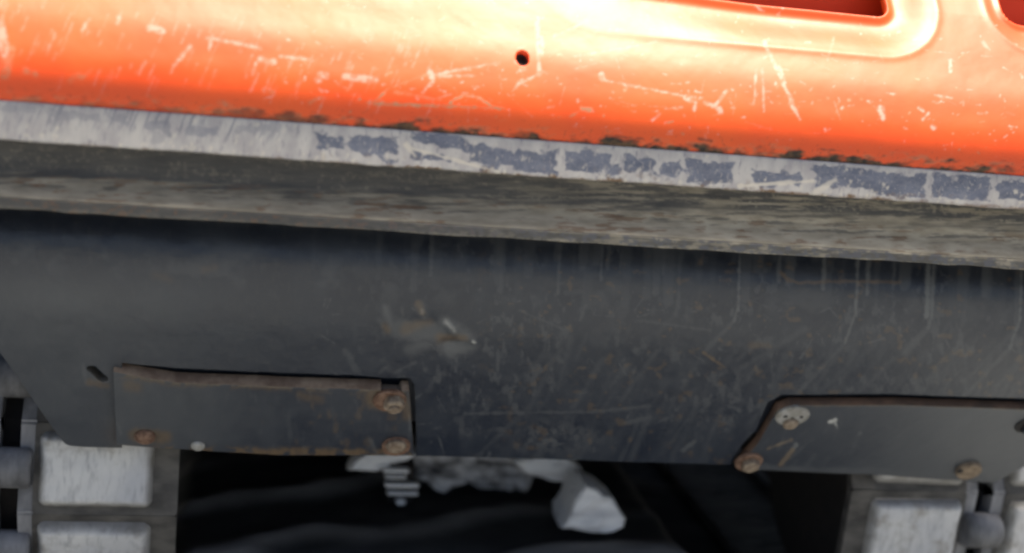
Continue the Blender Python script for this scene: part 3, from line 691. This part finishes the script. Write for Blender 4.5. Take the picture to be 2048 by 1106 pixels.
def washer(parent, px, py, off, r, mat, h=0.004, hole=0.0):
    bm = bmesh.new(); M = frame_at(px, py, off)
    prof = [(r, -0.001), (r*1.0, h*0.6), (r*0.93, h)]
    if hole: prof += [(hole, h), (hole*0.95, 0.0)]
    lathe(bm, M, prof); return bm_obj('washer', bm, mat, parent, smooth=False)
def hexbolt(parent, px, py, off, r, h, mat, turn=0.3, name='bolt', stud=0.0):
    bm = bmesh.new(); M = frame_at(px, py, off)@Matrix.Rotation(turn, 4, 'Z')
    lathe(bm, M, [(r, 0), (r, h*0.8), (r*0.86, h)], 6)
    if stud: lathe(bm, M, [(r*0.5, h-0.001), (r*0.5, h+stud), (r*0.4, h+stud+0.001)], 14)
    return bm_obj(name, bm, mat, parent, bevel=0.0006)
TK = 0.008
def paint_left(PX, PY):
    n1 = fbm(PX/26, PY/20, 711); n2 = fbm(PX/9, PY/9, 721); top = 748+0.052*(PX-500)
    top = np.interp(PX, (236, 348, 478, 768, 822), (742, 759, 764, 776, 777))
    h = PY-top
    rust = 0.6*sstep(16, 2, h-6+(n1-0.5)*26)*sstep(0.40, 0.6, n1); dust = 0.6*sstep(8, 3, h-4+(n1-0.5)*8)*sstep(0.35, 0.6, n1)
    st = lambda M, a, b, w, k, soft=4: stroke(M, PX, PY, a, b, w, None, k, soft, rag=n2)
    bare = 0*PX
    st(rust, (750, 795), (775, 800), 44, .6, 10); st(rust, (800, 780), (815, 830), 20, .5, 8); st(rust, (255, 770), (275, 775), 20, .4, 8); st(rust, (600, 790), (640, 800), 14, .4, 8); st(rust, (270, 870), (330, 875), 26, .6, 8)
    rust = np.maximum(rust, 0.28*sstep(0.62, 0.76, fbm(PX/16, PY/26, 731))*sstep(480, 620, PX))
    rust = np.maximum(rust, 0.8*sstep(14, 2, 905-0.01*(829-PX)-PY+(n1-0.5)*20)*sstep(0.42, 0.56, n1))
    for i in range(70):
        x = RNG.uniform(480, 830); y = RNG.uniform(775, 900); L = RNG.uniform(8, 50); st(dust, (x, y), (x+L*0.35*RNG.normal(.3, .5), y+L), RNG.uniform(2, 9), RNG.uniform(.08, .3), 4)
    st(dust, (740, 880), (752, 905), 10, .4); st(dust, (818, 830), (820, 862), 4, .6, 2); st(dust, (236, 845), (242, 870), 5, .6, 3)
    dust = np.maximum(dust, 0.30*sstep(640, 250, PX)+0.16*fbm(PX/30, PY/40, 771))  # left part continues the plate's painted sheen, plus uneven dust
    return np.clip(dust, 0, 1), np.clip(rust, 0, 1), bare
def paint_right(PX, PY):
    n1 = fbm(PX/26, PY/20, 741); n2 = fbm(PX/9, PY/9, 751); dust = 0*PX; rust = 0*PX; bare = 0*PX
    h = PY-np.interp(PX, (1560, 1800, 2110), (808, 807, 818))
    rust = np.maximum(rust, 0.6*sstep(8, 2, h+(n1-0.5)*8)*sstep(.3, .5, n1))
    st = lambda M, a, b, w, k, soft=3, w1=None: stroke(M, PX, PY, a, b, w, w1, k, soft, rag=n2)
    st(rust, (1545, 815), (1520, 860), 14, .6, 5); st(rust, (1515, 870), (1470, 925), 16, .7, 6); st(rust, (1545, 820), (1580, 808), 14, .6, 5)
    st(dust, (1535, 898), (1582, 880), 4, .7, 2, 5); st(rust, (1535, 898), (1582, 880), 5, .5, 2); st(dust, (1562, 928), (1592, 890), 6, .8, 2, 9); st(rust, (1560, 930), (1585, 900), 9, .6, 3)
    st(bare, (1660, 844), (1670, 840), 5, .7, 2); st(bare, (1670, 842), (1674, 856), 4, .5, 2); st(dust, (1718, 868), (1722, 866), 6, .6, 3)
    for i in range(110):
        x = RNG.uniform(1500, 2080); y = RNG.uniform(815, 950); L = RNG.uniform(15, 110); a = rad(RNG.normal(130, 9))
        st(dust, (x, y), (x+L*math.cos(a), y+L*math.sin(a)), RNG.uniform(2, 12), RNG.uniform(.06, .3), 5)
    dust = np.maximum(dust, 0.14+0.22*sstep(1600, 1950, PX)); dust = np.maximum(dust, 0.4*sstep(12, 0, 934+0.032*(PX-1500)-PY+(n1-.5)*14))
    return np.clip(dust, 0, 1), np.clip(rust, 0, 1), bare
left = cover(FACE_L, -0.008, 0.015, paint_left, M_RUST_EDGE)
left['label'] = 'left cover plate with rusty upper edge'
washer(left, 779, 799, TK, 0.0195, M_RUST); hexbolt(left, 788, 802, TK+0.004, 0.0125, 0.011, M_RUST_PALE, 0.2, 'bolt', 0.003)
washer(left, 792, 890, TK, 0.0175, M_RUST, 0.005)
bm = bmesh.new(); lathe(bm, frame_at(792, 892, TK+0.005), [(0.013, 0), (0.0115, 0.003), (0.008, 0.005), (0.003, 0.006)]); bm_obj('bolt', bm, M_RUST_PALE, left, smooth=True)
bm = bmesh.new(); lathe(bm, frame_at(396, 891, TK), [(0.0085, -0.001), (0.0085, 0.0015), (0.006, 0.004), (0.002, 0.005)], 20); bm_obj('bolt', bm, M_ZINC, left, smooth=True)
bm = bmesh.new(); lathe(bm, frame_at(290, 872, TK), [(0.0125, -0.001), (0.0120, 0.003), (0.009, 0.006), (0.003, 0.0075)], 20); bm_obj('bolt', bm, M_RUST, left, smooth=True)
right = cover(FACE_R, -0.004, 0.012, paint_right, M_RUST_DARK)
right['label'] = 'right cover plate with slanting left end'
TK = 0.004
def disc_screw(parent, px, py, r):
    bm = bmesh.new(); M = frame_at(px, py, TK)
    lathe(bm, M@Matrix.Scale(1.12, 4, (1, 0, 0)), [(r, -0.001), (r, 0.003), (r*0.9, 0.0045)])
    o = bm_obj('washer', bm, M_ZINC, parent)
    for q, rr in ((-0.52, 0.0030), (0.56, 0.0027), (0.0, 0.0018)):
        bm = bmesh.new(); lathe(bm, M@Matrix.Translation(Vector((q*r, 0.0015*(1 if q else -1), 0.0044))), [(rr, -0.001), (rr, 0.0005), (rr*0.6, 0.0006)], 14); bm_obj('screw_hole', bm, M_DARK, parent)
    bm = bmesh.new(); lathe(bm, M@Matrix.Translation(Vector((0.001, -r*0.62, 0.001))), [(r*0.5, 0.0), (r*0.5, 0.006), (r*0.38, 0.008)], 20); bm_obj('bolt', bm, M_RUST_PALE, parent, smooth=True)
disc_screw(right, 1584, 829, 0.0195)
washer(right, 1497, 922, TK, 0.0185, M_RUST); hexbolt(right, 1500, 927, TK+0.004, 0.0125, 0.008, M_RUST_PALE, 0.6)
washer(right, 1936, 938, TK, 0.0175, M_BROWN, 0.006); bm = bmesh.new(); lathe(bm, frame_at(1920, 942, TK+0.0055), [(0.0042, 0), (0.0042, 0.0008), (0.003, 0.001)], 14); bm_obj('screw_hole', bm, M_HOLE, right)
washer(right, 2052, 850, TK, 0.0150, M_HOLE, 0.002); hexbolt(right, 2058, 856, TK+0.002, 0.0105, 0.007, M_COVER, 0.4)

# --- underside between the tracks
zb = PL_C[1]
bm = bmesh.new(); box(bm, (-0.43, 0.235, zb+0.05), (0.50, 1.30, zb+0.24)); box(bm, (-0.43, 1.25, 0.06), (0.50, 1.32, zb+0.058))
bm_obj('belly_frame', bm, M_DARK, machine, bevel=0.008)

# --- crawler tracks
R_TR, PITCH_TR = 0.24, 0.116
def build_track(x_in, side, phase, y_front):
    """x_in: inner edge of the pads; side -1 = towards -X"""
    tr = bpy.data.objects.new('crawler_track', None); COL.objects.link(tr); tr.parent = machine
    yc, zt = y_front+R_TR, R_TR
    wp, wl = 0.138, 0.066; full = 2*wp+wl
    run = 1.0
    peri = 2*run+2*math.pi*R_TR; n = int(round(peri/PITCH_TR)); step = peri/n
    bmf = bmesh.new()                                        # inner wheel frame
    x0, x1 = sorted((x_in+side*0.02, x_in+side*(full-0.02)))
    M = Matrix(((0, 0, 1, x0), (1, 0, 0, yc), (0, 1, 0, zt), (0, 0, 0, 1)))
    ring = [(R_TR-0.055, 0.0), (R_TR-0.055, x1-x0)]
    lathe(bmf, M, [(0.03, -0.004)]+ring+[(0.03, x1-x0+0.004)], 40); box(bmf, (x0+0.012, yc, zt-0.10), (x1-0.012, yc+run, zt+0.10))
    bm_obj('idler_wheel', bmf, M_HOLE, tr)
    def place(u):
        u = u % peri; arc = math.pi*R_TR
        if u < arc:                                         # front wrap, from the top down
            a = math.pi/2+u/R_TR; return (yc+R_TR*math.cos(a), zt+R_TR*math.sin(a), a)
        u -= arc
        if u < run: return (yc+u, zt-R_TR, 1.5*math.pi)
        u -= run
        if u < arc: a = -math.pi/2+u/R_TR; return (yc+run+R_TR*math.cos(a), zt+R_TR*math.sin(a), a)
        u -= arc; return (yc+run-u, zt+R_TR, math.pi/2)
    # meshes shared by all shoes; local x across, y along, z outward
    def rounded(w, h, r):
        return [np.array(p) for p in round_poly([(-w/2, -h/2, 0), (w/2, -h/2, 0), (w/2, h/2, 0), (-w/2, h/2, 0)], r)]
    bm = bmesh.new(); prism(bm, rounded(wp+0.032, PITCH_TR*0.955, 0.005), (0, 0, 1), 0.016); shoe = bm
    me_shoe = bpy.data.meshes.new('track_shoe'); bmesh.ops.recalc_face_normals(shoe, faces=shoe.faces); shoe.to_mesh(me_shoe); shoe.free(); me_shoe.materials.append(M_SHOE)
    gx, gy = np.linspace(-1, 1, 57), np.linspace(-1, 1, 49); hw, hh, rr = (wp-0.004)/2, PITCH_TR*0.392, 0.010
    GX, GY = np.meshgrid(gx*hw, gy*hh)
    def sd(x, y, r): qx, qy = np.abs(x)-hw+r, np.abs(y)-hh+r; return np.hypot(np.maximum(qx, 0), np.maximum(qy, 0))+np.minimum(np.maximum(qx, qy), 0)-r
    dd = np.maximum(sd(GX, GY, rr), 0); sc = 1-dd/(np.hypot(GX, GY)+1e-6)*1.25; GX, GY = GX*sc, GY*sc
    ed = sd(GX, GY, rr)+0.0022*(fbm(GX*90+20, GY*90+20, 811)-0.5)
    hgt = 0.017*(1-np.clip(1+ed/0.011, 0, 1)**2.2)+0.0026*(fbm(GX*22+9, GY*22+9, 821)-0.5)+0.0009*(fbm(GX*120+9, GY*120+9, 831)-0.5)
    dirt = 0.75*sstep(-0.011, 0.000, ed+0.006*(fbm(GX*60+9, GY*60+9, 841)-0.5))
    o_ = grid_mesh('track_pad', np.stack([GX, GY, hgt-0.001], -1), attrs=np.stack([dirt]*3, -1), mat=M_PAD)
    me_pad = o_.data; bpy.data.objects.remove(o_)
    bm = bmesh.new()
    Rx = Matrix.Rotation(math.pi/2, 4, 'Y')
    lathe(bm, Matrix.Translation(Vector((-wl/2+0.006, 0.0, 0.001)))@Rx, [(0.020, 0), (0.0245, 0.004), (0.0245, wl-0.016), (0.020, wl-0.012)], 22)
    for q in (-1, 1): box(bm, (q*wl*0.32-0.009, -PITCH_TR*0.5, -0.030), (q*wl*0.32+0.009, PITCH_TR*0.5, -0.002))
    bmesh.ops.recalc_face_normals(bm, faces=bm.faces)
    me_link = bpy.data.meshes.new('track_link'); bm.to_mesh(me_link); bm.free(); me_link.materials.append(M_LINK)
    for f in me_link.polygons: f.use_smooth = len(f.vertices) == 4 and f.area < 0.0006
    for i in range(n):
        y, z, a = place(phase+i*step)
        out = Vector((0, math.cos(a), math.sin(a))); al = Vector((0, -math.sin(a), math.cos(a))); ac = Vector((1, 0, 0))
        Mw = Matrix(((ac.x, al.x, out.x, 0), (ac.y, al.y, out.y, y), (ac.z, al.z, out.z, z), (0, 0, 0, 1)))
        Mw = Mw@Matrix.Translation(Vector((0, 0, -0.016)))
        for cx, k in ((x_in+side*wp/2, -side*0.012), (x_in+side*(wp+wl+wp/2), side*0.012)):
            j = Matrix.Rotation(random.uniform(-0.012, 0.012), 4, 'Z')
            for nm, me in (('track_shoe', me_shoe), ('track_pad', me_pad)):
                o = bpy.data.objects.new(nm, me); COL.objects.link(o); o.parent = tr; o.matrix_local = Matrix.Translation(Vector((cx+(k if nm == 'track_shoe' else 0), 0, 0)))@Mw@j
        o = bpy.data.objects.new('track_link', me_link); COL.objects.link(o); o.parent = tr; o.matrix_local = Matrix.Translation(Vector((x_in+side*(wp+wl/2), 0, 0)))@Mw
    return tr
YF = 0.220
def phase_for(py, px):                                       # arc length that puts a shoe's middle at the height seen at (px, py)
    z = at_y(px, py, YF)[2]; a = math.pi-math.asin(max(-1, min(1, (z-R_TR)/R_TR)))
    return (a-math.pi/2)*R_TR
build_track(at_y(308, 970, YF)[0], -1, phase_for(946, 190), YF)
build_track(at_y(1742, 1050, YF)[0], 1, phase_for(1068, 1850), YF)

# ------------------------------------------------------------------ scraps lying on the ground under the machine
M_SCRAP = mat_noise('pale_scrap', C4(0.60, 0.60, 0.62), C4(0.95, 0.95, 0.96), 26, 0.6, bump=0.5, stretch=(0.25, 1, 2.2), th=(0.25, 0.5), dist=0.006)
M_SCRAP_D = mat_noise('grey_scrap', C4(0.03, 0.03, 0.033), C4(0.70, 0.69, 0.70), 40, 0.75, bump=0.6, stretch=(0.4, 1, 1.4), dist=0.006)
def tag(o, label, cat, group=None):
    o['label'] = label; o['category'] = cat
    if group: o['group'] = group
    return o
def lump(name, pix, mat, depth, top_in=0.75, seed=0, crease=0.012, z0=0.0):
    """crumpled solid whose outline (photo pixels, lowest points on the ground) stands at the distance of its foot"""
    z0 += GZ; foot = max(pix, key=lambda q: q[1]); Y = on_ground(foot[0], foot[1], z0)[1]
    pts = [at_y(x, y, Y) for x, y in pix]; c = np.mean(pts, axis=0); n = len(pts)
    bm = bmesh.new(); rings = []
    for sc, dy in ((0.92, -0.006), (1.0, 0.0), (0.98, depth*0.5), (0.8, depth)):
        rings.append([bm.verts.new(Vector((c[0]+(p[0]-c[0])*sc, Y+dy, max(z0, c[2]+(p[2]-c[2])*sc)))) for p in pts])
    for a, b in zip(rings, rings[1:]):
        for i in range(n): bm.faces.new((a[i], a[(i+1) % n], b[(i+1) % n], b[i]))
    bm.faces.new(rings[0]); bm.faces.new(rings[-1][::-1])
    bmesh.ops.triangulate(bm, faces=[f for f in bm.faces if len(f.verts) > 4])
    bmesh.ops.subdivide_edges(bm, edges=bm.edges, cuts=5, use_grid_fill=True)
    co = np.array([v.co for v in bm.verts]); nn = fbm(co[:, 0]*30+seed, co[:, 2]*55+seed*1.7, 500+seed, 4)
    nn2 = fbm(co[:, 0]*18+seed+50, co[:, 2]*80+seed, 600+seed, 3)
    for v, a, b in zip(bm.verts, nn, nn2):
        v.co.y += (a-0.5)*crease*2+(b-0.5)*crease*1.6; v.co.x += (a+b-1)*crease*0.5; v.co.z = max(z0-0.004, v.co.z+(b-0.5)*crease)
    o = bm_obj(name, bm, mat); return o
tag(lump('pale_stone', [(1118, 1060), (1140, 1030), (1150, 1000), (1172, 970), (1198, 980), (1228, 1005), (1252, 1040), (1246, 1056), (1210, 1064)], M_SCRAP, 0.10, seed=1, crease=0.009),
    'large pale triangular stone lying nearest on the dark ground under the machine', 'stone')
tag(lump('slanting_rock', [(1028, 925), (1040, 916), (1130, 914), (1162, 940), (1172, 958), (1160, 966), (1100, 962), (1050, 945)], M_SCRAP, 0.06, seed=2, crease=0.006, z0=0.03),
    'pale grey rock slanting just below the middle of the black plate edge', 'rock')
tag(lump('flat_stone', [(694, 938), (712, 918), (740, 905), (800, 905), (835, 910), (800, 925), (750, 940)], M_SCRAP, 0.05, seed=3, crease=0.008, z0=0.05),
    'small flat pale stone at the upper left of the striped grating', 'stone')
tag(lump('rubble_heap', [(800, 950), (820, 908), (900, 902), (1000, 905), (1060, 915), (1072, 950), (1050, 985), (960, 975), (880, 965)], M_SCRAP_D, 0.10, seed=4, crease=0.022, z0=0.0),
    'dark grey rubble heap between the striped grating and the slanting pale rock', 'rubble')
# striped grating
g = bpy.data.objects.new('striped_grating', None); COL.objects.link(g); tag(g, 'small dark grating with white horizontal bars under the plate', 'grating')
ft = on_ground(800, 1012, GZ); Yg = ft[1]; g.location = Vector(ft)
def loc(px, py, dy=0.0): return at_y(px, py, Yg+dy)-np.asarray(ft)
bm = bmesh.new(); a, b = loc(772, 1012, 0.012), loc(832, 930, 0.012); box(bm, (min(a[0], b[0]), 0.012, 0), (max(a[0], b[0]), 0.05, b[2])); bm_obj('backing', bm, M_HOLE, g, bevel=0.003)
for y, x0, x1, h in ((940, 766, 818, 6), (953, 770, 812, 4), (969, 770, 838, 7), (985, 774, 836, 6)):
    p, q = loc(x0, y), loc(x1, y+0.06*(x1-x0)); zz = (p[2]+q[2])/2; hh = h*0.5*0.00082
    bm = bmesh.new(); box(bm, (p[0], -0.004, zz-hh), (q[0], 0.011, zz+hh)); bm_obj('bar', bm, M_SCRAP, g, bevel=0.002)
tag(lump('pebble', [(790, 1004), (794, 997), (804, 996), (812, 1002), (808, 1008), (796, 1009)], M_SCRAP, 0.02, seed=6, crease=0.002), 'small pale pebble below the striped grating', 'pebble')
